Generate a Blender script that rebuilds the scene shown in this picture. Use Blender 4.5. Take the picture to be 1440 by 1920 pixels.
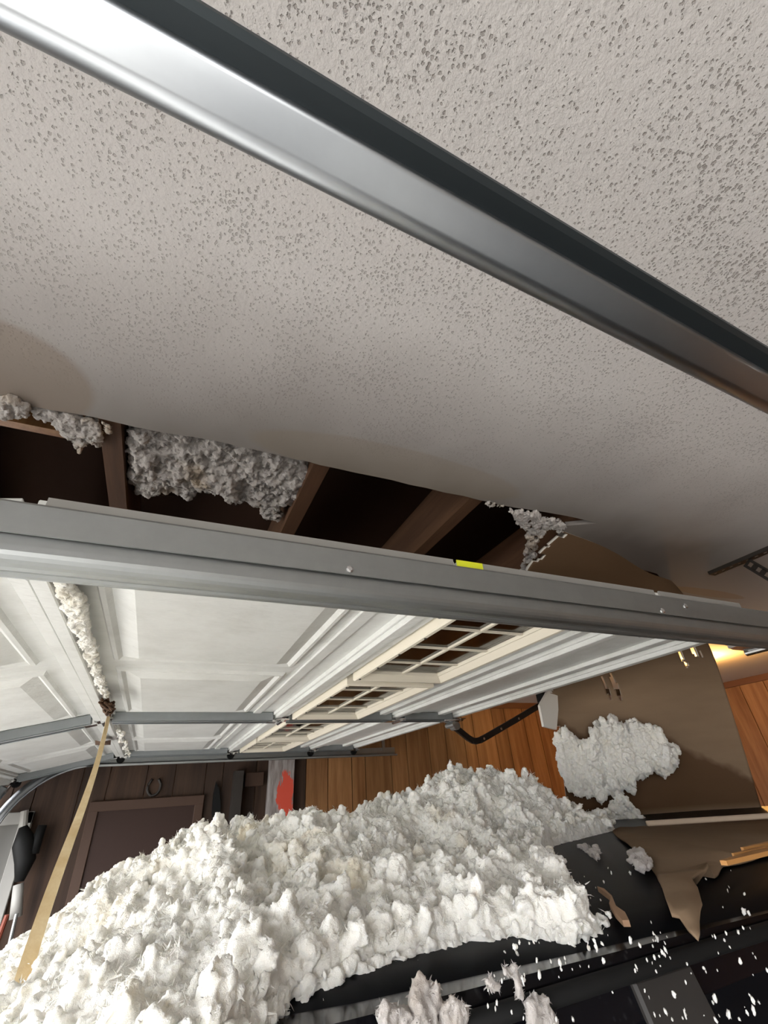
import bpy, bmesh, math, random
import numpy as np
from mathutils import Vector, Matrix, noise
from mathutils.geometry import tessellate_polygon
random.seed(7)
C = bpy.context.scene.collection
for o in list(bpy.data.objects): bpy.data.objects.remove(o)

# ------------------------------------------------------------ camera
CZ = 1.85                                   # camera height above the garage floor
F = 827.4
aX = Vector((2030, -380, -F)).normalized()  # room depth axis, in camera space
aZ = Vector((-94, 1297, -F)).normalized()
aY = aZ.cross(aX).normalized(); aZ = aX.cross(aY).normalized()
cam = bpy.data.cameras.new('camera'); cam.sensor_fit = 'HORIZONTAL'; cam.sensor_width = 36
cam.lens = 36*F/1440; cam.clip_start = 0.01
co = bpy.data.objects.new('camera', cam); C.objects.link(co)
R = Matrix((aX, aY, aZ)).to_4x4(); co.matrix_world = Matrix.Translation((0, 0, CZ)) @ R
bpy.context.scene.camera = co
def ray(px, py):
    v = Vector((px-720, 960-py, -F)); return Vector((aX.dot(v), aY.dot(v), aZ.dot(v)))
def on(px, py, ax, val):
    """point seen at a photo position, on the room plane ax = val"""
    r = ray(px, py); base = (0, 0, CZ)[ax]; t = (val-base)/r[ax]
    return Vector((0, 0, CZ)) + r*t

# ------------------------------------------------------------ world, sun, exposure
W = bpy.data.worlds.new('world'); bpy.context.scene.world = W; W.use_nodes = True
wb = W.node_tree.nodes['Background']; wb.inputs[0].default_value = (0.95, 0.97, 1.0, 1); wb.inputs[1].default_value = 8.0
sun = bpy.data.lights.new('sun', 'SUN'); sun.energy = 6; sun.angle = math.radians(2); sun.color = (1, .96, .88)
so = bpy.data.objects.new('sun', sun); C.objects.link(so); so.rotation_euler = (math.radians(18), math.radians(-28), 0)
vs = bpy.context.scene.view_settings
vs.view_transform = 'Standard'; vs.look = 'None'; vs.gamma = 1; vs.use_curve_mapping = False; vs.exposure = 0.32
CEIL = CZ+.62; YW = 3.47; XB = 4.33; XF = -.88; YN = -3.2

# ------------------------------------------------------------ materials
def mat(name, col, rough=.6, metal=0, spec=.5, coat=0):
    m = bpy.data.materials.new(name); m.use_nodes = True
    p = m.node_tree.nodes['Principled BSDF']
    p.inputs['Base Color'].default_value = (*col, 1); p.inputs['Roughness'].default_value = rough
    p.inputs['Metallic'].default_value = metal; p.inputs['Specular IOR Level'].default_value = spec
    p.inputs['Coat Weight'].default_value = coat
    return m
def nd(m, t, **k):
    n = m.node_tree.nodes.new(t)
    for a, b in k.items():
        if a in n.inputs: n.inputs[a].default_value = b
        else: setattr(n, a, b)
    return n
def ln(m, a, b): m.node_tree.links.new(a, b)
def coords(m, scale=(1, 1, 1), world=False):
    mp = nd(m, 'ShaderNodeMapping'); mp.inputs['Scale'].default_value = scale
    if world: ln(m, nd(m, 'ShaderNodeNewGeometry').outputs['Position'], mp.inputs[0])
    else: ln(m, nd(m, 'ShaderNodeTexCoord').outputs['Object'], mp.inputs[0])
    return mp.outputs[0]
def noisy(m, vec, scale, detail=4, rough=.55):
    n = nd(m, 'ShaderNodeTexNoise'); n.inputs['Scale'].default_value = scale; n.inputs['Detail'].default_value = detail
    n.inputs['Roughness'].default_value = rough; ln(m, vec, n.inputs['Vector']); return n.outputs['Fac']
def ramp(m, fac, stops):
    r = nd(m, 'ShaderNodeValToRGB'); e = r.color_ramp.elements
    while len(e) < len(stops): e.new(.5)
    for i, (p, c) in enumerate(stops): e[i].position = p; e[i].color = (*c, 1) if len(c) == 3 else c
    ln(m, fac, r.inputs[0]); return r.outputs[0]
def bump(m, h, strength, dist, prev=None):
    b = nd(m, 'ShaderNodeBump'); b.inputs['Strength'].default_value = strength; b.inputs['Distance'].default_value = dist
    ln(m, h, b.inputs['Height'])
    if prev: ln(m, prev, b.inputs['Normal'])
    ln(m, b.outputs[0], m.node_tree.nodes['Principled BSDF'].inputs['Normal']); return b.outputs[0]
def base(m, c, sock='Base Color'): ln(m, c, m.node_tree.nodes['Principled BSDF'].inputs[sock])
def math_(m, op, a, b=None, clamp=False):
    n = nd(m, 'ShaderNodeMath', operation=op); n.use_clamp = clamp
    for i, v in enumerate((a, b)):
        if v is None: continue
        if isinstance(v, (int, float)): n.inputs[i].default_value = v
        else: ln(m, v, n.inputs[i])
    return n.outputs[0]
def mix(m, fac, a, b):
    n = nd(m, 'ShaderNodeMix', data_type='RGBA')
    ln(m, fac, n.inputs[0]) if not isinstance(fac, float) else setattr(n.inputs[0], 'default_value', fac)
    for i, v in ((6, a), (7, b)):
        if isinstance(v, tuple): n.inputs[i].default_value = (*v, 1)
        else: ln(m, v, n.inputs[i])
    return n.outputs[2]

def wood(name, dark, light, rough=.45, coat=0, axis=2, gs=1.0):
    m = mat(name, light, rough, coat=coat)
    sc = [14*gs]*3; sc[axis] = .9*gs
    oi = nd(m, 'ShaderNodeObjectInfo')
    v = coords(m, tuple(sc), world=True)
    add = nd(m, 'ShaderNodeVectorMath', operation='ADD'); ln(m, v, add.inputs[0])
    sca = nd(m, 'ShaderNodeMath', operation='MULTIPLY'); ln(m, oi.outputs['Random'], sca.inputs[0]); sca.inputs[1].default_value = 40
    ln(m, sca.outputs[0], add.inputs[1])
    n1 = noisy(m, add.outputs[0], 1.6, 6, .6); n2 = noisy(m, add.outputs[0], 9, 3, .6)
    c = ramp(m, n1, [(.3, dark), (.7, light)])
    c2 = mix(m, math_(m, 'MULTIPLY', ramp(m, n2, [(.45, (0, 0, 0)), (.75, (1, 1, 1))]), .45), c, dark)
    hsv = nd(m, 'ShaderNodeHueSaturation'); ln(m, c2, hsv.inputs['Color'])
    ln(m, math_(m, 'ADD', math_(m, 'MULTIPLY', oi.outputs['Random'], .35), .82), hsv.inputs['Value'])
    base(m, hsv.outputs[0]); bump(m, n2, .2, .002); return m

def m_ceiling():
    m = mat('ceiling_plaster', (.62, .60, .585), .8, spec=.2)
    v = coords(m, world=True); sx0 = nd(m, 'ShaderNodeSeparateXYZ'); ln(m, v, sx0.inputs[0])
    a = noisy(m, v, 150, 3, .6); b = noisy(m, v, 320, 2, .5); dn = noisy(m, v, 7, 2)
    # knock-down texture: smooth plateaus with small sharp pits
    vo = nd(m, 'ShaderNodeTexVoronoi'); vo.inputs['Scale'].default_value = 210; ln(m, v, vo.inputs['Vector'])
    wv = nd(m, 'ShaderNodeVectorMath', operation='ADD'); ln(m, v, wv.inputs[0])
    nv = nd(m, 'ShaderNodeTexNoise'); nv.inputs['Scale'].default_value = 400; ln(m, v, nv.inputs['Vector'])
    nvs = nd(m, 'ShaderNodeVectorMath', operation='SCALE'); ln(m, nv.outputs['Color'], nvs.inputs[0]); nvs.inputs['Scale'].default_value = .004
    ln(m, nvs.outputs[0], wv.inputs[1]); ln(m, wv.outputs[0], vo.inputs['Vector'])
    sc_ = nd(m, 'ShaderNodeSeparateColor'); ln(m, vo.outputs['Color'], sc_.inputs[0])
    rad = math_(m, 'ADD', math_(m, 'MULTIPLY', sc_.outputs[0], .42), math_(m, 'ADD', math_(m, 'MULTIPLY', dn, .6), -.38))
    dots = math_(m, 'MULTIPLY', math_(m, 'SUBTRACT', vo.outputs['Distance'], rad), 6, True)
    pits = math_(m, 'ADD', math_(m, 'MULTIPLY', dots, .55), math_(m, 'MULTIPLY', a, .75)); pits_old = ramp(m, math_(m, 'ADD', math_(m, 'MULTIPLY', a, .6), math_(m, 'ADD', math_(m, 'MULTIPLY', b, .4), math_(m, 'MULTIPLY', math_(m, 'SUBTRACT', dn, .5), .16))), [(.34, (0, 0, 0)), (.44, (.7, .7, .7)), (.66, (1, 1, 1))])
    rough_k = math_(m, 'SUBTRACT', 1.15, math_(m, 'MULTIPLY', sx0.outputs[1], 1.6), True)
    bump(m, math_(m, 'MULTIPLY', pits, rough_k), .8, .0030)
    base_c = mix(m, rough_k, (.60, .57, .55), ramp(m, dots, [(0., (.36, .33, .31)), (.7, (.60, .57, .55))]))
    sx = nd(m, 'ShaderNodeSeparateXYZ'); ln(m, v, sx.inputs[0]); X, Y = sx.outputs[0], sx.outputs[1]
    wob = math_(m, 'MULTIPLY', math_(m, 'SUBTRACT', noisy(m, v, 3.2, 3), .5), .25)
    # damp margin along the broken edge, with soft shade painted into the same gradient
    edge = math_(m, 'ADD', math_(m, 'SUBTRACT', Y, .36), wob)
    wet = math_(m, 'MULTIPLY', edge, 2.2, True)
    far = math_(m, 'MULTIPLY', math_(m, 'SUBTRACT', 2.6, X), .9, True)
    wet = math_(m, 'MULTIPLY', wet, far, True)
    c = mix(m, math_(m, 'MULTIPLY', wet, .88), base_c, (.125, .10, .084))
    def blob(cx, cy, rx, ry, wobble=.5):
        dx = math_(m, 'DIVIDE', math_(m, 'SUBTRACT', X, cx), rx); dy = math_(m, 'DIVIDE', math_(m, 'SUBTRACT', Y, cy), ry)
        d = math_(m, 'SQRT', math_(m, 'ADD', math_(m, 'MULTIPLY', dx, dx), math_(m, 'MULTIPLY', dy, dy)))
        d = math_(m, 'ADD', d, math_(m, 'MULTIPLY', wob, wobble))
        return ramp(m, d, [(.90, (1, 1, 1)), (1.0, (0, 0, 0))])
    p = on(10, 700, 2, CEIL)
    c = mix(m, math_(m, 'MULTIPLY', blob(p.x-.02, p.y, .15, .12), .5), c, (.25, .185, .135))
    p = on(760, 870, 2, CEIL)
    c = mix(m, math_(m, 'MULTIPLY', blob(p.x, p.y+.02, .35, .07, 1.0), .28), c, (.28, .21, .13))
    p = on(1330, 1112, 2, CEIL)
    c = mix(m, math_(m, 'MULTIPLY', blob(p.x, p.y, .25, .03, 1.0), .4), c, (.36, .22, .08))
    base(m, c); return m

def m_metal(name, col, rough, streak=True, axis=0):
    m = mat(name, col, rough, 1)
    sc = [30, 30, 30]; sc[axis] = 1.2
    v = coords(m, tuple(sc), world=True); n = noisy(m, v, 1.2, 5, .6)
    n2 = noisy(m, coords(m, world=True), 25, 5, .65)
    base(m, mix(m, math_(m, 'MULTIPLY', n2, .5), col, tuple(x*.62 for x in col)))
    r = nd(m, 'ShaderNodeMapRange'); ln(m, n, r.inputs[0]); r.inputs[3].default_value = rough*.75; r.inputs[4].default_value = rough*1.35
    ln(m, r.outputs[0], m.node_tree.nodes['Principled BSDF'].inputs['Roughness'])
    bump(m, n, .12, .0015); return m

def m_fluff(name, col, stain):
    m = mat(name, col, .95, spec=.1)
    p = m.node_tree.nodes['Principled BSDF']; p.inputs['Subsurface Weight'].default_value = .5; p.inputs['Subsurface Radius'].default_value = (1, .95, .85); p.inputs['Subsurface Scale'].default_value = .006
    v = coords(m, world=True)
    a = noisy(m, v, 6, 4, .6); b = noisy(m, v, 32, 5, .65); c = noisy(m, v, 260, 4, .7)
    k = ramp(m, a, [(.56, (0, 0, 0)), (.72, (1, 1, 1))])
    cc = mix(m, math_(m, 'MULTIPLY', k, .55), col, stain)
    k2 = ramp(m, b, [(.66, (0, 0, 0)), (.74, (1, 1, 1))])
    cc = mix(m, math_(m, 'MULTIPLY', k2, .3), cc, (.52, .36, .19))
    base(m, cc); bump(m, math_(m, 'ADD', b, math_(m, 'MULTIPLY', c, .9)), .7, .0035); return m

def m_paper():
    m = mat('brown_gypsum_paper', (.22, .135, .07), .8, spec=.15)
    v = coords(m, world=True); sx = nd(m, 'ShaderNodeSeparateXYZ'); ln(m, v, sx.inputs[0])
    w = math_(m, 'MULTIPLY', math_(m, 'SUBTRACT', noisy(m, v, 5, 4), .5), .22)
    # soaked lower half: a water line that climbs towards the left edge
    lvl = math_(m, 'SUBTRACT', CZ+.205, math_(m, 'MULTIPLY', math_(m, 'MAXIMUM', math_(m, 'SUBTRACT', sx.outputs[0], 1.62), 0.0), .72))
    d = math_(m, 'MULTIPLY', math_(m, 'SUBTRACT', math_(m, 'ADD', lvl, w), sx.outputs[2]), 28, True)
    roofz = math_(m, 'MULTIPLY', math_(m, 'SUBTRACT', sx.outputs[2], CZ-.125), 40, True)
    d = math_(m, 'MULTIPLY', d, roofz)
    top_shade = math_(m, 'MULTIPLY', math_(m, 'SUBTRACT', sx.outputs[2], CZ+.36), 9, True); d = math_(m, 'MAXIMUM', d, math_(m, 'MULTIPLY', top_shade, .75))  # shade near the ceiling painted into the upper part of the paper
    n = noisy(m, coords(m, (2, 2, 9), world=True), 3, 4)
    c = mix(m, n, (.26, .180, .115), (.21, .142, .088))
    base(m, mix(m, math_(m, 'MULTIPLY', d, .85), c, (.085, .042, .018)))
    bump(m, noisy(m, v, 120, 3), .15, .002); return m

def m_doorpaint():
    m = mat('door_white_paint', (.74, .745, .72), .42)
    v = coords(m, (10, 45, 45)); n = nd(m, 'ShaderNodeTexNoise'); n.inputs['Scale'].default_value = 2.2
    n.inputs['Detail'].default_value = 3; n.inputs['Distortion'].default_value = 1.2; ln(m, v, n.inputs['Vector'])
    bump(m, n.outputs['Fac'], .6, .003)
    d = noisy(m, coords(m, world=True), 9, 5, .65)
    base(m, ramp(m, d, [(.3, (.64, .64, .61)), (.55, (.73, .735, .71))])); return m

M = dict(
 ceiling=m_ceiling(), galv=m_metal('galvanised_steel', (.36, .375, .39), .34), zinc=m_metal('dull_zinc_steel', (.42, .435, .43), .45),
 stile=m_metal('grey_stile_steel', (.34, .36, .37), .5), bright=mat('bright_bolt_steel', (.7, .7, .7), .25, 1),
 door=m_doorpaint(), cream=mat('cream_frame_plastic', (.78, .72, .60), .5), rubber=mat('black_rubber', (.008, .008, .008), .6, spec=.15),
 black=mat('black_arm_paint', (.012, .012, .013), .35), joist=wood('attic_lumber', (.07, .03, .014), (.15, .072, .034), .75, axis=1),
 deck=mat('roof_deck_wood', (.05, .022, .012), .9), paper=m_paper(), gyp=mat('white_gypsum_edge', (.70, .66, .60), .9),
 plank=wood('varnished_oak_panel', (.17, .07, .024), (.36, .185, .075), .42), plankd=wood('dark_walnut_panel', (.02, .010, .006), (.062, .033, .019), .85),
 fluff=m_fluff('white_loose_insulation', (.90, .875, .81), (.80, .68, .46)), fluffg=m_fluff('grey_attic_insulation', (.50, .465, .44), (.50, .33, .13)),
 batten=mat('tan_batten', (.34, .26, .19), .8), edgew=mat('door_edge_strip', (.30, .29, .27), .6), lath=wood('pale_lath_wood', (.62, .44, .22), (.80, .65, .40), .6, axis=2), carpaint=mat('black_car_paint', (.003, .0035, .005), .42, spec=.09), darksteel=mat('shade_dark_steel', (.05, .06, .065), .45, .8),
 glass=mat('dark_car_glass', (.004, .004, .006), .12, spec=.3), pillar=mat('satin_pillar', (.032, .029, .027), .5, spec=.2), floor=mat('concrete_floor', (.22, .215, .205), .7),
 drive=mat('driveway_concrete', (.52, .50, .47), .85), apron=mat('added_apron_dark', (.09, .09, .09), .9), wall=mat('wall_drywall', (.46, .42, .37), .85), bdoor=mat('brown_door_paint', (.035, .019, .015), .6, spec=.2),
 bframe=mat('brown_door_frame', (.06, .033, .022), .6, spec=.3), wdoor=mat('white_door_paint', (.13, .125, .112), .5), yellow=mat('yellow_sticker', (.80, .85, .03), .5),
 iron=mat('rusty_iron', (.02, .015, .012), .6), stud=None, splint=mat('lamplight_tinted_wood', (.42, .20, .06), .6), tyre=mat('tyre', (.02, .02, .02), .8), trim=mat('dark_trim_wood', (.14, .055, .02), .5),
 scrap=mat('torn_paper', (.33, .20, .12), .8), knot=mat('brown_twine', (.10, .05, .025), .9), orange=mat('orange_plastic', (.16, .03, .012), .6),
 grey=mat('white_tape', (.30, .29, .27), .6), lens=mat('red_lamp_lens', (.3, .01, .01), .15), head=mat('lamp_lens_clear', (.6, .6, .6), .1))
g = mat('window_pane_glass', (.9, .9, .9), .05)
nt = g.node_tree; nt.nodes.remove(nt.nodes['Principled BSDF'])
tr = nd(g, 'ShaderNodeBsdfTransparent'); tr.inputs[0].default_value = (.86, .86, .84, 1); gl = nd(g, 'ShaderNodeBsdfGlossy'); gl.inputs['Roughness'].default_value = .08
fr = nd(g, 'ShaderNodeFresnel'); ms = nd(g, 'ShaderNodeMixShader'); ln(g, fr.outputs[0], ms.inputs[0]); ln(g, tr.outputs[0], ms.inputs[1]); ln(g, gl.outputs[0], ms.inputs[2])
ln(g, ms.outputs[0], nt.nodes['Material Output'].inputs[0]); M['pane'] = g
s = mat('grey_painted_stud', (.3, .28, .27), .7); v = coords(s, world=True); sx = nd(s, 'ShaderNodeSeparateXYZ'); ln(s, v, sx.inputs[0])
w = math_(s, 'MULTIPLY', math_(s, 'SUBTRACT', noisy(s, coords(s, (12, 12, 3), True), 2, 5, .7), .5), .25)
dx = math_(s, 'DIVIDE', math_(s, 'SUBTRACT', math_(s, 'ADD', sx.outputs[0], w), .81), .055); dz = math_(s, 'DIVIDE', math_(s, 'SUBTRACT', sx.outputs[2], CZ+.02), .16)
d = math_(s, 'ADD', math_(s, 'MULTIPLY', dx, dx), math_(s, 'MULTIPLY', dz, dz))
nz = noisy(s, coords(s, (30, 30, 4), True), 1.5, 4)
base(s, mix(s, ramp(s, d, [(.8, (1, 1, 1)), (1., (0, 0, 0))]), ramp(s, nz, [(.35, (.17, .14, .13)), (.6, (.36, .33, .32))]), (.62, .075, .04))); M['stud'] = s
b = mat('lit_bulb', (1, .8, .5)); p = b.node_tree.nodes['Principled BSDF']; p.inputs['Emission Color'].default_value = (1, .50, .14, 1); p.inputs['Emission Strength'].default_value = 420; M['bulb'] = b

# ------------------------------------------------------------ mesh helpers
class MB:
    def __init__(s): s.v = []; s.f = []
    def add(s, vs_, fs):
        n = len(s.v); s.v += [tuple(q) for q in vs_]; s.f += [tuple(i+n for i in f) for f in fs]; return s
    def box(s, a, b):
        (x0, y0, z0), (x1, y1, z1) = a, b
        return s.add([(x0,y0,z0),(x1,y0,z0),(x1,y1,z0),(x0,y1,z0),(x0,y0,z1),(x1,y0,z1),(x1,y1,z1),(x0,y1,z1)],
                     [(0,3,2,1),(4,5,6,7),(0,1,5,4),(1,2,6,5),(2,3,7,6),(3,0,4,7)])
    def bar(s, p, q, w, h, up=(0, 0, 1), w2=None):
        p, q = Vector(p), Vector(q); d = (q-p).normalized(); sd = d.cross(Vector(up)).normalized(); u = sd.cross(d)
        w2 = w2 or w; vs_ = []
        for c, ww in ((p, w), (q, w2)):
            for a, b_ in ((-1,-1),(1,-1),(1,1),(-1,1)): vs_.append(c+sd*(a*ww/2)+u*(b_*h/2))
        return s.add(vs_, [(0,3,2,1),(4,5,6,7),(0,1,5,4),(1,2,6,5),(2,3,7,6),(3,0,4,7)])
    def tube(s, pts, r, n=10, cap=True):
        pts = [Vector(p) for p in pts]; rs = r if isinstance(r, list) else [r]*len(pts); vs_ = []; fs = []
        ref = Vector((0, 0, 1))
        for i, p in enumerate(pts):
            d = (pts[min(i+1, len(pts)-1)]-pts[max(i-1, 0)]).normalized()
            if abs(d.dot(ref)) > .95: ref = Vector((1, 0, 0)) if abs(d.x) < .9 else Vector((0, 1, 0))
            a = d.cross(ref).normalized(); b_ = a.cross(d)
            for k in range(n):
                t = 2*math.pi*k/n; vs_.append(p+(a*math.cos(t)+b_*math.sin(t))*rs[i])
        for i in range(len(pts)-1):
            for k in range(n): k2 = (k+1) % n; fs.append((i*n+k, i*n+k2, (i+1)*n+k2, (i+1)*n+k))
        if cap: fs += [tuple(range(n))[::-1], tuple(range((len(pts)-1)*n, len(pts)*n))]
        return s.add(vs_, fs)
    def sweep(s, prof, a, b, t=.002):
        """open sheet-metal profile (y,z offsets) swept between x-direction points a and b, with thickness"""
        a, b = Vector(a), Vector(b); n = len(prof); off = []
        for i in range(n):
            p0 = Vector(prof[max(i-1, 0)]); p1 = Vector(prof[min(i+1, n-1)]); d = (p1-p0).normalized(); off.append(Vector((-d.y, d.x))*t)
        vs_ = []
        for c in (a, b):
            for p in prof: vs_.append(c+Vector((0, p[0], p[1])))
            for p, o_ in zip(prof, off): vs_.append(c+Vector((0, p[0]+o_.x, p[1]+o_.y)))
        fs = []; N = 2*n
        for i in range(n-1):
            fs += [(i, i+1, N+i+1, N+i), (n+i+1, n+i, N+n+i, N+n+i+1), (i+1, i, n+i, n+i+1), (N+i, N+i+1, N+n+i+1, N+n+i)]
        fs += [(0, N, N+n, n), (n-1, 2*n-1, N+2*n-1, N+n-1)]
        return s.add(vs_, fs)
    def sphere(s, c, r, n=10, sc=(1, 1, 1)):
        bm = bmesh.new(); bmesh.ops.create_icosphere(bm, subdivisions=2, radius=r)
        return s.add([Vector(c)+Vector((v.co.x*sc[0], v.co.y*sc[1], v.co.z*sc[2])) for v in bm.verts], [[v.index for v in f.verts] for f in bm.faces])
    def prism(s, poly, z0, z1, hole=None):
        loops = [[Vector((*p, 0)) for p in poly]]+([[Vector((*p, 0)) for p in hole]] if hole else [])
        tris = tessellate_polygon(loops); pts = [p for l in loops for p in l]; n = len(pts)
        vs_ = [(p.x, p.y, z0) for p in pts]+[(p.x, p.y, z1) for p in pts]; fs = []
        for t in tris: fs += [tuple(t), tuple(i+n for i in reversed(t))]
        st = 0
        for l in loops:
            for i in range(len(l)): j = (i+1) % len(l); fs.append((st+i, st+j, n+st+j, n+st+i))
            st += len(l)
        return s.add(vs_, fs)
    def build(s, name, m, parent=None, smooth=False, bevel=0, loc=None):
        me = bpy.data.meshes.new(name); me.from_pydata([tuple(v) for v in s.v], [], s.f)
        bm = bmesh.new(); bm.from_mesh(me); bmesh.ops.recalc_face_normals(bm, faces=bm.faces)
        if bevel: bmesh.ops.bevel(bm, geom=[e for e in bm.edges], offset=bevel, segments=1, affect='EDGES')
        bm.to_mesh(me); bm.free()
        me.materials.append(m); o = bpy.data.objects.new(name, me); C.objects.link(o)
        if parent: o.parent = parent
        if loc: o.location = loc
        if smooth: me.shade_smooth()
        return o
def tag(o, label, cat, group=None, kind=None):
    if label: o['label'] = label
    if cat: o['category'] = cat
    if group: o['group'] = group
    if kind: o['kind'] = kind
    return o
def thing(name, label, cat, loc=(0, 0, 0), rot=(0, 0, 0), group=None):
    o = bpy.data.objects.new(name, None); C.objects.link(o); o.location = loc; o.rotation_euler = rot; o.empty_display_size = .1
    return tag(o, label, cat, group)
def struct(o, label=None):
    o['kind'] = 'structure'
    if label: o['label'] = label
    return o

# ------------------------------------------------------------ setting
struct(MB().box((XF, YN, -.1), (XB, YW, 0)).build('floor', M['floor']), 'grey concrete garage floor')
struct(MB().box((-2.6, -30, -.14), (XF, 30, -.02)).build('added_dark_apron', M['apron']), 'added dark apron, out of view, in front of the garage doors')  # unseen ground strip added so the near track reflects something dark
struct(MB().box((-30, -30, -.14), (-2.6, 30, -.04)).build('driveway', M['drive']), 'pale concrete driveway outside the open door')

rnd = random.Random(3)
def jag(pts, amp, n, seed=1):
    r = random.Random(seed); out = []
    for i in range(len(pts)-1):
        a, b_ = Vector(pts[i]), Vector(pts[i+1]); nn = Vector((-(b_-a).y, (b_-a).x)).normalized()
        for k in range(n): out.append(tuple(a.lerp(b_, k/n)+nn*(r.uniform(-amp, amp) if k else 0)))
    return out+[tuple(pts[-1])]
epx = [(0,755),(60,762),(180,783),(250,800),(330,815),(420,830),(520,853),(600,872),(700,893),(800,915),(900,938),(945,948),(1000,957),(1060,967),(1118,981),(1062,986),(1046,1004),(1085,1020),(1130,1048),(1180,1062),(1232,1076),(1262,1108)]
edge = [tuple(on(x, y, 2, CEIL).xy) for x, y in epx]
hole = [(-.8, edge[0][1])] + jag(edge, .002, 3) + [(2.0, 1.35), (2.02, 1.9), (1.7, 2.7), (.9, 2.85), (-.2, 2.75), (-.8, 2.6)]
ceil_o = struct(MB().prism([(XF, YN), (XB, YN), (XB, YW), (XF, YW)], CEIL, CEIL+.014, hole).build('ceiling', M['ceiling']), 'white textured drywall ceiling with a long broken edge and water stains')
# joists above, along Y
for k in range(-2, 10):
    x = .2256+.4215*k
    if x > XB-.05 or x < XF+.05: continue
    j = MB().box((x-.019, YN, CEIL+.015), (x+.019, YW, CEIL+.155)).build('joist', M['joist'], ceil_o)
# diagonal truss webs and attic roof
for (a, b_) in (((.2256, 1.0, CEIL+.16), (.2256, 1.9, CEIL+.75)), ((-.196, 1.2, CEIL+.16), (-.196, 2.1, CEIL+.75))):
    MB().bar(a, b_, .038, .09, up=(1, 0, 0)).build('truss_web', M['joist'], ceil_o)
MB().box((-.40, .83, CEIL+.016), (-.216, .85, CEIL+.30)).build('blocking_board', M['plank'], ceil_o)
rf = MB(); rf.add([(XF,YN,CEIL+.16),(XB,YN,CEIL+.16),(XB,.2,CEIL+1.5),(XF,.2,CEIL+1.5),(XB,YW,CEIL+.16),(XF,YW,CEIL+.16)], [(0,1,2,3),(3,2,4,5)])
rf.add([(XF,YN,CEIL+.18),(XB,YN,CEIL+.18),(XB,.2,CEIL+1.53),(XF,.2,CEIL+1.53),(XB,YW,CEIL+.18),(XF,YW,CEIL+.18)], [(0,1,2,3),(3,2,4,5)])
for xg in (XF, XB): rf.add([(xg,YN,CEIL),(xg,YW,CEIL),(xg,YW,CEIL+.17),(xg,.2,CEIL+1.52),(xg,YN,CEIL+.17)], [(0,1,2,3,4)])
rf.add([(XF,YN,CEIL),(XB,YN,CEIL),(XB,YN,CEIL+.18),(XF,YN,CEIL+.18)], [(0,1,2,3)]); rf.add([(XF,YW,CEIL),(XB,YW,CEIL),(XB,YW,CEIL+.18),(XF,YW,CEIL+.18)], [(0,1,2,3)])
struct(rf.build('roof', M['deck']), 'dark underside of the roof above the hole')
# walls
ws = struct(MB().box((XF, YW+.012, 0), (XB+.1, YW+.1, CEIL)).build('wall_side', M['trim']), 'wood panelled side wall, dark at left and orange-brown at right')
x = XF; i = 0; wd = [.17, .10, .2, .13, .19, .15]
while x < XB:
    w_ = wd[i % 6]*1.06; x1 = min(x+w_, XB)
    dz = rnd.uniform(0, .003)
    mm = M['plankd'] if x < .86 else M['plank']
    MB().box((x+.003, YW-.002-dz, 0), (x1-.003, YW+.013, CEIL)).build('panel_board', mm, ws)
    x = x1; i += 1
wb_ = struct(MB().box((XB+.012, YN, 0), (XB+.1, YW, CEIL)).build('wall_back', M['trim']), 'orange-brown wood panelled back wall')
y = YN; i = 0
while y < YW:
    y1 = min(y+wd[(i+2) % 6]*1.25, YW)
    MB().box((XB-.002, y+.003, 0), (XB+.013, y1-.003, CEIL)).build('panel_board', M['plank'], wb_)
    y = y1; i += 1
struct(MB().box((XF, YN-.1, 0), (XB, YN, CEIL)).build('wall_near', M['wall']))
wf = MB(); TOP = 2.16
wf.box((XF-.1, YN, TOP), (XF, YW+.1, CEIL)); wf.box((XF-.1, YN, 0), (XF, -2.75, TOP)); wf.box((XF-.1, .22, 0), (XF, .46, TOP)); wf.box((XF-.1, 3.4, 0), (XF, YW+.1, TOP))
struct(wf.build('wall_front', M['wall']), 'front wall with two open door bays')
struct(MB().box((XB-.03, YN, CEIL-.045), (XB-.004, YW, CEIL)).build('trim_1', M['trim']), 'dark wood trim where back wall meets ceiling')
struct(MB().box((.9, YW-.03, CEIL-.045), (XB, YW-.004, CEIL)).build('trim_2', M['trim']))

# ------------------------------------------------------------ tracks
def arc(cy, cz, r, a0, a1, n):
    return [(cy+r*math.cos(math.radians(a0+(a1-a0)*k/n)), cz+r*math.sin(math.radians(a0+(a1-a0)*k/n))) for k in range(n+1)]
# profile: web on the near side (y=0), curled bottom towards +y ; z relative to track bottom
def jprof(sgn=1, r=.020, web=.052):
    p = [(0, web), (0, r+.004)] + [(r-r*math.cos(t), r-r*math.sin(t)) for t in [math.radians(a) for a in (10, 25, 40, 55, 70, 90)]]
    p += [(r+.008, .0015), (r+.011, -.0015), (r+.014, -.0030), (r+.0175, -.0025), (r+.0195, .0003), (r+.0195, .006)]
    return [(sgn*a, b_) for a, b_ in p]
def bolt(p, parent, d=(0, -1, 0), r=.006):
    return MB().tube([Vector(p), Vector(p)+Vector(d)*.004, Vector(p)+Vector(d)*.0055], [r, r, r*.5], 8).build('bolt', M['bright'], parent)
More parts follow.
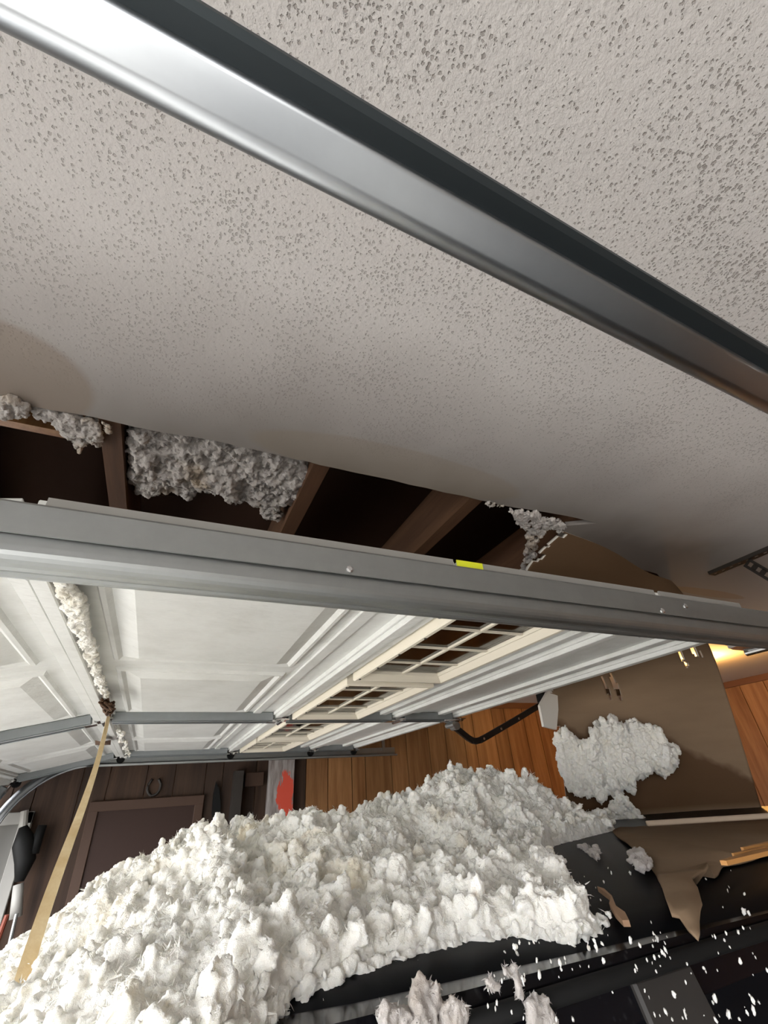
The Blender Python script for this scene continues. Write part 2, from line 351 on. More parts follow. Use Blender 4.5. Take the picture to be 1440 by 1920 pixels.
# middle track (above the car)
YT = .578; HT = CZ+.246
t = thing('garage_door_track', 'dull galvanised door track with angle bar, crossing mid picture over the white door', 'door track', (0, YT, HT), group='garage door tracks')
MB().sweep(jprof(), (-.62, .004, 0), (1.95, .004, 0)).build('channel', M['zinc'], t, smooth=False)
MB().sweep([(0, .036), (0, .076), (.0, .077), (.03, .077)], (-.85, 0, 0), (1.95, 0, 0), .0025).build('angle_bar', M['zinc'], t)
MB().tube([(-.62, .0385, .0025), (1.95, .0425, .0025)], .0036, 8).build('rolled_lip', M['galv'], t, smooth=True)
for px in ((655, 1069), (1240, 1146), (1283, 1137)):
    q = on(px[0], px[1], 1, YT); bolt(q-Vector((0, YT, HT)), t)
q = Vector((1.76, .0, 0)); 
hz = CEIL-HT
def perf(mb_, a, b_, w, up):  # perforated flat: two rails with cross bridges leaving holes
    a, b_ = Vector(a), Vector(b_); d = (b_-a); L = d.length; d.normalize(); sd = d.cross(Vector(up)).normalized()
    for s_ in (-1, 1): mb_.bar(a+sd*s_*w*.36, b_+sd*s_*w*.36, w*.28, .0025, up)
    n = max(1, int(L/.028))
    for k in range(n+1):
        c = a+d*(L*k/n); mb_.bar(c-d*.008 if k else c, c+d*.008 if k < n else c, w*.6, .0025, up)
h = MB(); perf(h, (1.76, .29, hz-.012), (1.76, -.2, hz-.012), .034, (0, 0, 1)); h.box((1.742, -.2, hz-.012), (1.744, .29, hz+.0-.001))
h.build('ceiling_hanger', M['iron'], t)
h = MB(); perf(h, (1.765, .17, hz-.016), (1.765, -.01, .05), .034, (1, 0, 0)); h.build('hanger_brace', M['iron'], t)
h = MB(); h.box((1.72, -.012, -.03), (1.9, .0, -.0)); h.tube([(1.70, .03, -.02), (1.95, .03, -.02)], .012, 12); h.build('end_bracket', M['bright'], t)
# near beam, just above the camera
A = Vector((-.6, .098-.034*.66, CZ+.25)); B = Vector((1.1, .098+.034*1.04, CZ+.25))
t2 = thing('garage_door_track', 'thick shiny steel door track running diagonally across the ceiling, nearest the camera', 'door track', A, (0, 0, 0), 'garage door tracks')
Bv = B-A
pr = [(-.0, .052), (0, .0112)] + [(-(.010-.010*math.cos(math.radians(a))), .0105-.0105*math.sin(math.radians(a))) for a in range(0, 86, 8)] + [(-.0100, .00005), (-.0104, .0001), (-.0234, .0042), (-.0238, .0044), (-.0243, .0065), (-.0230, .0085)]
MB().sweep([(0.0, .0), (0, 0)][:0] or pr, (0, 0, 0), Bv, .0018).build('channel', M['galv'], t2, smooth=True)
MB().sweep([(-.0235, .0090), (-.0350, .0090), (-.0364, .0098), (-.0364, .012)], (0, 0, 0), Bv, .002).build('angle_bar', M['darksteel'], t2)  # dark reflection on the flange put into its steel colour
bolt(Vector((.99, -.004, .001)), t2, (0, 0, -1), .005)
# far track with its curve down
YT2 = 3.37
t3 = thing('garage_door_track', 'far door track along the panelled wall, curving down at the left', 'door track', (0, YT2, HT-.012), group='garage door tracks')
MB().sweep(jprof(-1), (-.33, 0, 0), (1.60, 0, 0)).build('channel', M['zinc'], t3)
cv = MB(); prof = jprof(-1); pts = []
R0 = .38
vs_ = []; n = len(prof); S = 14
for k in range(S+1):
    a = math.pi/2*k/S
    for py_, pz in prof:
        rr = R0+(-pz)+.0
        vs_.append((-.33-math.sin(a)*(R0-pz), py_, -R0+math.cos(a)*(R0-pz)+2*pz*math.cos(a) if False else -R0+math.cos(a)*(R0+pz)))
# radius grows with pz for both terms
vs_ = []
for k in range(S+1):
    a = math.pi/2*k/S
    for py_, pz in prof: vs_.append((-.33-math.sin(a)*(R0+pz), py_, -R0+math.cos(a)*(R0+pz)))
for py_, pz in prof: vs_.append((-.33-(R0+pz), py_, -1.6))
fs = [(k*n+i, k*n+i+1, (k+1)*n+i+1, (k+1)*n+i) for k in range(S+1) for i in range(n-1)]
cv.add(vs_, fs); o = cv.build('curved_channel', M['galv'], t3, smooth=True); md = o.modifiers.new('s', 'SOLIDIFY'); md.thickness = .002
MB().box((1.5, -.005, .03), (1.52, .005, CEIL-HT+.01)).build('hanger', M['zinc'], t3)

# ------------------------------------------------------------ the raised sectional door
door = thing('garage_door', 'raised white sectional garage door seen from below, with framed windows and grey stiles', 'garage door', (0, .60, CZ+.285))
DW = 2.74; cols = [(.07, .61), (.69, 1.31), (1.43, 2.05), (2.13, 2.66)]
def ringpanel(mb_, x0, x1, y0, y1, steps):
    """concentric rectangular rings: steps = [(inset, z)]"""
    vs_ = []; fs = []
    for ins, z in steps: vs_ += [(x0+ins, y0+ins, z), (x1-ins, y0+ins, z), (x1-ins, y1-ins, z), (x0+ins, y1-ins, z)]
    for k in range(len(steps)-1):
        for i in range(4): j = (i+1) % 4; fs.append((k*4+i, k*4+j, (k+1)*4+j, (k+1)*4+i))
    k = (len(steps)-1)*4; fs.append((k, k+1, k+2, k+3)); mb_.add(vs_, fs)
def section(x0, w, z0, ang, kind, flip=False):
    sec = MB(); S0, S1 = .020, .060
    lo, hi = (-w, 0) if flip else (0, w)
    if kind == 'window':
        a, b_ = lo+.045, lo+.315
        sec.box((lo, 0, S0), (a, DW, S1)); sec.box((b_, 0, S0), (hi, DW, S1))
        ys = [0]+[v for c in cols for v in c]+[DW]
        for k in range(0, len(ys), 2): sec.box((a, ys[k], S0), (b_, ys[k+1], S1))
    else: sec.box((lo, 0, S0), (hi, DW, S1))
    # edge rails with rolled lips, and long shallow ribs
    sec.box((lo+.001, 0, .002), (lo+.022, DW, S0)); sec.box((hi-.026, 0, -.003), (hi-.001, DW, S0))
    sec.box((hi-.034, 0, .008), (hi-.026, DW, S0)); sec.box((lo+.022, 0, .010), (lo+.030, DW, S0))
    if kind == 'window':
        sec.box((lo+.36, 0, .012), (lo+.385, DW, S0)); sec.box((lo+.43, 0, .008), (lo+.46, DW, S0))
    if kind == 'panel': sec.box((hi-.115, 0, .014), (hi-.085, DW, S0))
    if kind == 'top': sec.box((lo+.2, 0, .008), (lo+.235, DW, S0)); sec.box((lo+.06, 0, .015), (lo+.1, DW, S0))
    so_ = sec.build('door_section', M['door'], door, bevel=.0012); so_.location = (x0, 0, z0-door.location.z); so_.rotation_euler = (0, math.radians(ang), 0)
    # stiles: centre and the two ends
    for y0, y1, nm in ((1.345, 1.395, 'centre_stile'), (0.0, .055, 'end_stile'), (DW-.055, DW, 'end_stile')):
        st = MB(); st.box((lo+.024, y0, -.012), (hi-.036, y1, .019))
        st.box((lo+.024, y0, -.016), (hi-.036, y0+.006, -.012)); st.box((lo+.024, y1-.006, -.016), (hi-.036, y1, -.012))
        st.build(nm, M['stile'], so_, bevel=.0015)
    for yc in (.03, 1.37, DW-.03):           # hinges over the joint
        hg = MB().box((hi-.055, yc-.022, -.0165), (hi-.02, yc+.022, -.0135)); hg.box((hi-.02, yc-.03, -.010), (hi+.03, yc+.03, -.006)); hg.tube([(hi, yc-.045, -.014), (hi, yc+.045, -.014)], .007, 10)
        hg.build('hinge', M['bright'] if yc > .1 else M['zinc'], so_)
    if kind == 'panel' or kind == 'panel0':
        for c0, c1 in cols:
            rp = MB(); a, b_ = (lo+.06, hi-.14) if kind == 'panel' else (lo+.07, hi-.07)
            ringpanel(rp, a, b_, c0, c1, [(0, .0205), (.006, .012), (.014, .012), (.022, .019), (.058, .006), (.066, .006)])
            rp.build('raised_panel', M['door'], so_)
    if kind == 'window':
        for c0, c1 in cols:
            a, b_ = lo+.034, lo+.325; fr_ = MB(); c0_, c1_ = c0-.015, c1+.015
            r = [(0, .019), (0, -.010), (.003, -.013), (.012, -.013), (.026, .002), (.030, .002), (.030, .012)]
            vs_ = []; fs = []
            for ins, z in r: vs_ += [(a+ins, c0_+ins, z), (b_-ins, c0_+ins, z), (b_-ins, c1_-ins, z), (a+ins, c1_-ins, z)]
            for k in range(len(r)-1):
                for i_ in range(4): j = (i_+1) % 4; fs.append((k*4+i_, k*4+j, (k+1)*4+j, (k+1)*4+i_))
            fr_.add(vs_, fs); fr_.build('window_frame', M['cream'], so_)
            MB().box((a+.028, c0_+.028, .0105), (b_-.028, c1_-.028, .0125)).build('pane', M['pane'], so_)
            xm = (a+b_)/2; MB().box((xm-.004, c0_+.029, .005), (xm+.004, c1_-.029, .010)).build('muntin', M['cream'], so_)
            for k in (1, 2, 3):
                ym = c0_+(c1_-c0_)*k/4; MB().box((a+.029, ym-.0035, .0055), (b_-.029, ym+.0035, .0098)).build('muntin', M['cream'], so_)
            for k in range(5):
                ym = c0_+.03+(c1_-c0_-.06)*k/4
                MB().tube([(a+.009, ym, -.013), (a+.009, ym, -.015)], .003, 6).build('screw', M['iron'], so_)
    # rollers at the far and near tracks
    for yc in (DW+.012,):
        rl = MB().tube([(hi-.005, yc-.03, -.018), (hi-.005, yc, -.018)], .005, 8); rl.tube([(hi-.005, yc, -.018), (hi-.005, yc+.014, -.018)], .022, 14)
        rl.build('roller', M['rubber'], so_)
    return so_
z0 = CZ+.285
s0 = section(-.2, .50, z0, -12, 'panel0', True); s0['label'] = 'leftmost visible section, tilting down towards the opening'
section(-.2-.50*math.cos(math.radians(12)), .22, z0-.50*math.sin(math.radians(12)), -62, 'panel0', True)
section(-.196, .625, z0, 0, 'panel'); section(.432, .525, z0, 0, 'window'); section(.960, .315, z0, 0, 'top')
# section edge seen above the angle bar: sticker
p = on(882, 1078, 1, .598); tag(MB().box((p.x-.028, .5935, CZ+.325), (p.x+.028, .5955, CZ+.3465)).build('safety_sticker', M['yellow']), 'small yellow sticker on the door edge above the middle track', 'sticker')
jb = MB(); jb.box((-.228, .0, -.010), (-.203, DW, .004)); jb.box((-.201, .0, -.014), (-.178, DW, .004)); jb.build('joint_batten', M['door'], door, bevel=.002)
rb = MB(); rb.box((1.27, -.0, -.034), (1.40, .065, -.031)); rb.tube([(1.346, -.01, -.036), (1.346, .075, -.036)], .008, 12); rb.box((1.25, .0, -.034), (1.27, .06, .01)); rb.build('top_bracket', M['bright'], door)
# white edge seals between section ends (insulated door edges)
for a, b_ in ((-.19, .428), (.436, .955), (.964, 1.27)):
    MB().box((a+.004, -.004, .010), (b_-.004, .0, .0625)).build('edge_cap', M['edgew'], door)

# opener
op = thing('garage_door_opener', 'black bent opener arm on the door, with its rail behind', 'door opener', (1.23, 1.95, CZ+.27))
def L(x, y_, z): return (x-1.23, y_-1.95, z-.27)
MB().box(L(1.18, 1.925, .262), L(1.26, 1.975, .272)).build('door_bracket', M['bright'], op, bevel=.002)
h = MB(); h.tube([L(1.225, 1.915, .25), L(1.225, 1.985, .25)], .012, 12); h.tube([L(1.245, 1.93, .245), L(1.245, 1.97, .245)], .018, 12); h.build('clevis_pin', M['zinc'], op)
arm = MB(); path = [(1.24, .245), (1.31, .195), (1.33, .184), (1.35, .180), (1.375, .184), (1.42, .20), (1.60, .268), (1.84, .362)]
for a, b_ in zip(path, path[1:]): arm.bar(L(a[0], 1.95, a[1]), L(b_[0], 1.95, b_[1]), .010, .030, up=(0, 1, 0)) if False else arm.bar(L(a[0], 1.95, a[1]), L(b_[0], 1.95, b_[1]), .014, .026)
arm.build('arm', M['black'], op)
for xx, zz in ((1.39, .189), (1.5, .23), (1.62, .275)): MB().tube([L(xx, 1.94, zz), L(xx, 1.936, zz)], .006, 8).build('rivet', M['bright'], op)
MB().box(L(1.80, 1.92, .345), L(1.90, 1.98, .40)).build('trolley', M['black'], op, bevel=.004)
MB().box(L(-.8, 1.935, .40), L(2.78, 1.965, .43)).build('rail', M['black'], op)
MB().box(L(2.75, 1.80, .42), L(3.0, 2.10, .55)).build('motor_housing', M['black'], op, bevel=.015)
MB().box(L(2.85, 1.94, .55), L(2.87, 1.96, .62)).build('hanger', M['zinc'], op)

# ------------------------------------------------------------ hanging drywall sheet
def cr(P, t):
    n = len(P)-1; x = min(max(t*n, 0), n-1e-6); i = int(x); u = x-i
    p0, p1, p2, p3 = P[max(i-1, 0)], P[i], P[i+1], P[min(i+2, n)]
    return .5*((2*p1)+(-p0+p2)*u+(2*p0-5*p1+4*p2-p3)*u*u+(-p0+3*p1-3*p2+p3)*u**3)
V3 = lambda x, y, z: Vector((x, y, CZ+z))
eL = [V3(.97, .80, .622), V3(.90, .93, .52), V3(1.12, 1.25, .405), V3(1.43, 1.49, .30), V3(1.45, 1.53, .12), V3(1.40, 1.52, -.15)]
eR = [V3(1.68, .985, .622), V3(1.80, 1.02, .56), V3(1.97, 1.11, .46), V3(2.00, 1.13, .33), V3(1.96, 1.14, .10), V3(1.90, 1.14, -.155)]
NS, NT = 90, 110; vs_ = []
for j in range(NT+1):
    a, b_ = cr(eL, j/NT), cr(eR, j/NT)
    for i in range(NS+1):
        s_ = i/NS; p = a.lerp(b_, s_); k = math.sin(math.pi*s_)*.02*math.sin(j/NT*7+s_*5)
        p = p+Vector((-.6, -.8, 0))*(k+.012*noise.noise(p*4)); vs_.append(p)
slits = []
for (px, py, w_, hh, tilt) in ((1297, 1217, 6, 14, .35), (1272, 1225, 5, 16, .35), (1283, 1246, 4, 6, .2), (1153, 1285, 5, 28, .42), (1137, 1290, 3, 24, .4), (1310, 1226, 3, 6, .2)):
    slits.append((px, py, w_, hh, tilt))
def proj(p):
    d = p-Vector((0, 0, CZ)); c = Vector((aX[0]*d.x+aY[0]*d.y+aZ[0]*d.z, aX[1]*d.x+aY[1]*d.y+aZ[1]*d.z, aX[2]*d.x+aY[2]*d.y+aZ[2]*d.z))
    return 720+F*c.x/-c.z, 960-F*c.y/-c.z
fs = []
for j in range(NT):
    for i in range(NS):
        q = [j*(NS+1)+i, j*(NS+1)+i+1, (j+1)*(NS+1)+i+1, (j+1)*(NS+1)+i]
        c = sum((vs_[k] for k in q), Vector())/4; X_, Y_ = proj(c); cut = False
        for (px, py, w_, hh, tl) in slits:
            dy = Y_-py; dx_ = X_-px-tl*dy
            if abs(dy) < hh and abs(dx_) < w_*(1-.5*abs(dy)/hh): cut = True
        if i < 3 and noise.noise(Vector((j*.25, 7, 1))) > i*.15: cut = True
        if not cut: fs.append(q)
m_ = MB(); m_.add(vs_, fs)
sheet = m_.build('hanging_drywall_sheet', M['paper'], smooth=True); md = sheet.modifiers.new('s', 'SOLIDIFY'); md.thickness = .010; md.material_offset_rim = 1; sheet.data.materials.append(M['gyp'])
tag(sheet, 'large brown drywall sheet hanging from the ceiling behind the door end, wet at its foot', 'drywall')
# white crumbled board fragments on its left edge
p = on(1026, 1345, 1, 1.47)
fg = MB(); q = [on(x_, y_, 1, 1.47) for x_, y_ in ((1012, 1322), (1030, 1290), (1045, 1292), (1047, 1330), (1044, 1368), (1020, 1362))]
vs2 = [tuple(v) for v in q]+[tuple(v+Vector((0, .012, 0))) for v in q]; n = len(q)
fg.add(vs2, [tuple(range(n)), tuple(range(2*n-1, n-1, -1))]+[(i, (i+1) % n, n+(i+1) % n, n+i) for i in range(n)])
tag(fg.build('drywall_fragment', M['gyp']), 'small white broken drywall fragment at the left edge of the hanging sheet', 'drywall')

# lower torn paper tongue lying on the car roof
ROOF = lambda X_, Y_: CZ-.118-.037*abs((Y_-1.2)/.70)**3
tp = [(1150,1562),(1190,1552),(1240,1547),(1440,1535),(1500,1590),(1440,1603),(1356,1625),(1331,1661),(1310,1687),(1324,1710),(1334,1744),(1329,1777),(1327,1815),(1305,1789),(1290,1770),(1275,1766),(1260,1725),(1245,1676),(1230,1639),(1195,1597),(1165,1574)]
tq = []
for x_, y_ in tp:
    z = CZ-.12
    for _ in range(6): q_ = on(x_, y_, 2, z); z = ROOF(q_.x, q_.y)+.006
    tq.append(q_)
bm = bmesh.new(); vv = [bm.verts.new(v) for v in tq]; bm.faces.new(vv)
bmesh.ops.triangulate(bm, faces=bm.faces); 
for _ in range(3): bmesh.ops.subdivide_edges(bm, edges=[e for e in bm.edges if e.calc_length() > .03], cuts=1)
bmesh.ops.triangulate(bm, faces=bm.faces)
for v in bm.verts: v.co.z = max(v.co.z, ROOF(v.co.x, v.co.y)+.006)+.012*abs(noise.noise(v.co*9))+(.018 if v.co.y < .58 else 0)
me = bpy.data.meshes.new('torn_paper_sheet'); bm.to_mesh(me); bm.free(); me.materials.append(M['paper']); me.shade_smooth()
o = bpy.data.objects.new('torn_paper_sheet', me); C.objects.link(o); md = o.modifiers.new('s', 'SOLIDIFY'); md.thickness = .004; md.offset = 1
tag(o, 'torn brown paper tongue draped over the black car roof, pointed at its lower end', 'paper')
# lath along foot of sheet
a = on(1215, 1543, 1, 1.32); b_ = on(1445, 1530, 1, 1.08)
bt = MB(); P0 = Vector((a.x, a.y, CZ-.095)); 
bt.bar(on(1212, 1544, 2, CZ-.092), on(1500, 1526, 2, CZ-.092), .011, .010); tag(bt.build('broken_batten', M['batten'], bevel=.002), 'pale broken batten lying along the foot of the hanging sheet', 'wood strip')
# splintered plank, orange lamplight painted into its colour
sp = MB(); z_ = CZ-.100
sp.bar(on(1357, 1618, 2, z_), on(1500, 1580, 2, z_), .008, .005, w2=.028); sp.bar(on(1392, 1592, 2, z_+.003), on(1500, 1570, 2, z_+.003), .004, .004, w2=.016); sp.bar(on(1375, 1604, 2, z_+.001), on(1440, 1590, 2, z_+.001), .003, .005, w2=.008); tag(sp.build('splintered_board', M['splint'], kind_ := None) if False else sp.build('splintered_board', M['splint']), 'splintered board end, orange lamplight in its colour, on the car roof at the right margin', 'wood strip')
tw = [(1122,1672),(1135,1676),(1150,1690),(1158,1710),(1175,1722),(1183,1738),(1170,1738),(1155,1722),(1145,1705),(1148,1692),(1135,1682)]
q = []
for x_, y_ in tw:
    z = CZ-.12
    for _ in range(6): q_ = on(x_, y_, 2, z); z = ROOF(q_.x, q_.y)+.006
    q.append(q_)
n = len(q); tb = MB().add([tuple(v) for v in q]+[tuple(v+Vector((0, 0, .006))) for v in q], [tuple(range(n)), tuple(range(2*n-1, n-1, -1))]+[(i, (i+1) % n, n+(i+1) % n, n+i) for i in range(n)])
tag(tb.build('paper_scrap', M['scrap']), 'small curled tan paper scrap on the black car roof', 'paper')

# ------------------------------------------------------------ the car
car = thing('car', 'black car under the insulation pile, its roof edge and rear pillar showing', 'car', (1.95, 1.2, 0))
def CL(x_, y_, z): return (x_-1.95, y_-1.2, z)
# loft stations: x, roof z, halfwidth of roof, belt z, half belt, sill z, half sill
zr = CZ-.118
st = [(-.30, .78, .60, .70, .78, .42, .74), (-.34, 1.02, .74, .90, .86, .38, .82), (-.25, 1.14, .76, 1.02, .90, .36, .86), (-.1, 1.20, .77, 1.12, .92, .34, .90), (.1, 1.20, .77, 1.14, .93, .32, .92), (3.0, 1.15, .78, 1.08, .93, .32, .92), (3.5, 1.08, .76, .98, .91, .33, .90), (3.95, .98, .70, .88, .86, .36, .84), (4.15, .80, .60, .70, .76, .42, .72)]
body = MB(); rows = []
for (x_, tz, hw, bz, hb, sz, hs) in st:
    half = [(0, tz+.02), (hw*.6, tz+.012), (hw, tz-.01), (hb-.02, bz+.01), (hb, bz-.05), (hb, (bz+sz)/2), (hs, sz), (hs-.15, sz-.05), (0, sz-.05)]
    rows.append([CL(x_, 1.2-y_, z) for y_, z in half]+[CL(x_, 1.2+y_, z) for y_, z in half[-2:0:-1]])
n = len(rows[0]); body.add([p for r in rows for p in r], [(k*n+i, k*n+(i+1) % n, (k+1)*n+(i+1) % n, (k+1)*n+i) for k in range(len(rows)-1) for i in range(n)]+[tuple(range(n)), tuple(range((len(rows)-1)*n, len(rows)*n))])
bo = body.build('body', M['carpaint'], car); md = bo.modifiers.new('sub', 'SUBSURF'); md.levels = 2; md.render_levels = 2; bo.data.shade_smooth()
# roof shell: top surface with crown and rolled side edges down to the gutter
rs = MB(); xs = np.linspace(.0, 2.25, 24); ys = np.linspace(-.74, .74, 31); vs_ = []
def roofpt(x_, y_):
    u = (y_)/.70; z = zr-.037*abs(u)**3
    if abs(u) > .98: z -= (abs(u)-.98)*1.2
    e = max(0, .15-x_)/.15; z -= .03*e*e; e = max(0, x_-1.95)/.3; z -= .06*e*e
    return CL(x_, 1.2+y_, z)
for x_ in xs:
    for y_ in ys: vs_.append(roofpt(x_, y_))
n = len(ys); rs.add(vs_, [(i*n+j, i*n+j+1, (i+1)*n+j+1, (i+1)*n+j) for i in range(len(xs)-1) for j in range(n-1)])
ro = rs.build('roof', M['carpaint'], car, smooth=True); md = ro.modifiers.new('s', 'SOLIDIFY'); md.thickness = .015; md.offset = -1
# glass house: one dark shell inside, then pillars and frames outside
gh = MB(); prof = [(-.27, 1.16), (.02, zr-.035), (2.2, zr-.06), (2.95, 1.15)]
vs_ = []
for x_, z in prof:
    wy = .70 if z > 1.4 else .86
    vs_ += [CL(x_, 1.2-wy, z), CL(x_, 1.2+wy, z)]
gh.add(vs_, [(0, 1, 3, 2), (2, 3, 5, 4), (4, 5, 7, 6), (0, 2, 4, 6), (1, 7, 5, 3)])
gh.build('window_glass', M['glass'], car)
for sgn in (-1, 1):
    def side(x_, z, o_=.0):
        f_ = (z-1.16)/(zr-.045-1.16); return CL(x_, 1.2+sgn*((.86-.16*f_)+.008+o_), z)
    for nm, (xa, xb, xc, xd), mt_ in (('rear_pillar', (.485, .575, .50, .60), 'pillar'), ('middle_pillar', (1.36, 1.44, 1.36, 1.44), 'carpaint'), ('tail_pillar', (.0, .10, -.27, -.12), 'carpaint'), ('windscreen_pillar', (2.16, 2.22, 2.88, 2.98), 'carpaint')):
        zt, zb = zr-.06, 1.15; a_ = [side(xa, zt), side(xb, zt), side(xd, zb), side(xc, zb)]
        b2 = [side(xa, zt, -.03), side(xb, zt, -.03), side(xd, zb, -.03), side(xc, zb, -.03)]
        MB().add(a_+b2, [(0,1,2,3),(7,6,5,4),(0,1,5,4),(1,2,6,5),(2,3,7,6),(3,0,4,7)]).build(nm, M[mt_], car, bevel=.003)
    MB().tube([side(.03, zr-.052, .012), side(.5, zr-.050, .014), side(1.4, zr-.050, .014), side(2.2, zr-.07, .008)], .008, 8).build('roof_moulding', M['rubber'], car, smooth=True)
    MB().tube([side(-.2, 1.15, .012), side(2.9, 1.15, .012)], .012, 8).build('belt_moulding', M['rubber'], car, smooth=True)
    for xg in (.53, 1.40, 2.35): MB().box(CL(xg-.002, 1.2+sgn*.925-.006, .45), CL(xg+.002, 1.2+sgn*.925+.006, 1.08)).build('door_gap', M['rubber'], car)
    for xg in (.72, 1.6):
        MB().tube([CL(xg, 1.2+sgn*.94, .98), CL(xg+.03, 1.2+sgn*.965, .985), CL(xg+.15, 1.2+sgn*.965, .985), CL(xg+.18, 1.2+sgn*.94, .98)], .011, 8).build('door_handle', M['carpaint'], car, smooth=True)
    for xw in (.48, 3.25):
        w_ = MB(); cy = 1.2+sgn*.82; w_.tube([CL(xw, cy-.11, .34), CL(xw, cy-.10, .34), CL(xw, cy+.10, .34), CL(xw, cy+.11, .34)], [.30, .34, .34, .30], 28)
        wo = w_.build('wheel', M['tyre'], car); hb_ = MB()
        cyo = cy+sgn*.112; hb_.tube([CL(xw, cyo-sgn*.02, .34), CL(xw, cyo, .34)], .06, 12)
        for k in range(5): a = k*2*math.pi/5; hb_.bar(CL(xw, cyo-sgn*.005, .34), CL(xw+.21*math.cos(a), cyo-sgn*.005, .34+.21*math.sin(a)), .045, .02, up=(0, 1, 0))
        hb_.build('rim', M['bright'], wo)
    MB().box(CL(-.345, 1.2+sgn*.70-.12, .84), CL(-.30, 1.2+sgn*.70+.12, .98)).build('tail_lamp', M['lens'], car, bevel=.01)
    MB().box(CL(4.05, 1.2+sgn*.62-.13, .72), CL(4.13, 1.2+sgn*.62+.13, .84)).build('headlamp', M['head'], car, bevel=.01)
    mr = MB().sphere(CL(2.6, 1.2+sgn*1.02, 1.2), .1, sc=(.5, .9, .7)); mr.build('wing_mirror', M['carpaint'], car, smooth=True)

# ------------------------------------------------------------ insulation
def tuft_bank(n=12, sub=2, seed=5):
    out = []; rr = random.Random(seed)
    for k in range(n):
        bm = bmesh.new(); bmesh.ops.create_icosphere(bm, subdivisions=sub, radius=1)
        v = np.array([q.co[:] for q in bm.verts]); f = np.array([[a.index for a in q.verts] for q in bm.faces])
        for i, p in enumerate(v):
            pv = Vector(p); d = .7+.7*abs(noise.noise(pv*1.6+Vector((k*9, 0, 0))))+rr.random()**4*.5
            v[i] = p*d
        out.append((v, f)); bm.free()
    return out
bank = tuft_bank(12, 2); bank3 = tuft_bank(4, 1, 8)
txc = bpy.data.textures.new('wool_coarse', 'CLOUDS'); txc.noise_scale = .022; txc.noise_depth = 3
txm = bpy.data.textures.new('wool_hair', 'CLOUDS'); txm.noise_scale = .0032; txm.noise_depth = 2
txf = bpy.data.textures.new('wool_fine', 'CLOUDS'); txf.noise_scale = .0065; txf.noise_depth = 3
def woolly(o, vox, coarse=.012, fine=.007):
    md = o.modifiers.new('merge', 'REMESH'); md.mode = 'VOXEL'; md.voxel_size = vox; md.use_smooth_shade = True
    for tx, st_ in ((txc, coarse), (txf, fine), (txm, fine*.55)):
        md = o.modifiers.new('wool', 'DISPLACE'); md.texture = tx; md.texture_coords = 'LOCAL'; md.strength = st_; md.mid_level = .5
def shards(pts, r, L0=.004, L1=.013):
    """thin curved wisps: two slim triangles each"""
    pts = np.asarray(pts); n = len(pts); d = r.randn(n, 3); d /= np.linalg.norm(d, axis=1)[:, None]
    e = np.cross(d, r.randn(n, 3)); e /= np.linalg.norm(e, axis=1)[:, None]; L_ = r.uniform(L0, L1, n)[:, None]; w = r.uniform(.0003, .0011, n)[:, None]
    k = np.cross(d, e)*L_*r.uniform(-.35, .35, n)[:, None]
    V = np.stack([pts-e*w, pts+e*w, pts+d*L_*.55+k*.4+e*w*.8, pts+d*L_+k*1.2], 1).reshape(-1, 3)
    b0 = np.arange(n)[:, None]*4; return V, np.vstack([b0+np.array([0, 1, 2]), b0+np.array([0, 2, 3])])
def fluffs(pts, sizes, seed=1, stretch=(1, 1, 1), hi=False):
    r = np.random.RandomState(seed); V, Fa = [], []; n = 0; bk = bank3 if hi else bank
    for p, s_ in zip(pts, sizes):
        v, f = bk[r.randint(len(bk))]; q, _ = np.linalg.qr(r.randn(3, 3))
        vv = (v*s_*r.uniform(.6, 1.4, 3)) @ q.T*np.array(stretch)+np.array(p); V.append(vv); Fa.append(f+n); n += len(v)
    return np.vstack(V), np.vstack(Fa)
def npmesh(name, V, Fq, m, smooth=True, tris=None):
    me = bpy.data.meshes.new(name); F_ = [Fq] if not isinstance(Fq, list) else Fq
    me.vertices.add(len(V)); me.vertices.foreach_set('co', V.astype(np.float32).ravel())
    tot = sum(f.size for f in F_); me.loops.add(tot); me.loops.foreach_set('vertex_index', np.concatenate([f.ravel() for f in F_]).astype(np.int32))
    npoly = sum(len(f) for f in F_); me.polygons.add(npoly)
    st_ = np.concatenate([[0], np.cumsum(np.concatenate([np.full(len(f), f.shape[1]) for f in F_]))[:-1]]); me.polygons.foreach_set('loop_start', st_.astype(np.int32))
    me.update(calc_edges=True); me.validate(); me.materials.append(m)
    if smooth: me.shade_smooth()
    o = bpy.data.objects.new(name, me); C.objects.link(o); return o
# pile outline on the photograph's skyline, ridge taken at y = 1.15
sky = [(-60,2090),(0,1945),(20,1880),(45,1815),(100,1722),(150,1678),(200,1648),(250,1625),(310,1605),(345,1575),(400,1552),(440,1568),(480,1548),(530,1520),(570,1518),(600,1530),(640,1514),(690,1524),(725,1522),(745,1500),(790,1473),(830,1462),(880,1447),(925,1433),(965,1440),(1000,1455),(1040,1500),(1072,1505),(1095,1548)]
YR = 1.12
rid = sorted([(q.x, q.z) for q in (on(a, b_, 1, YR) for a, b_ in sky)])
rx = np.array([a for a, b_ in rid]); rz = np.array([b_ for a, b_ in rid])
foot = [(-.42, .40), (.0, .44), (.08, .48), (.14, .55), (.24, .575), (.34, .582), (.40, .57), (.47, .532), (.51, .55), (.58, .67), (.66, .84), (.83, .96), (1.13, 1.06), (1.20, 1.3), (1.16, 1.6), (.8, 1.85), (-.42, 1.88)]
fp = np.array(foot)
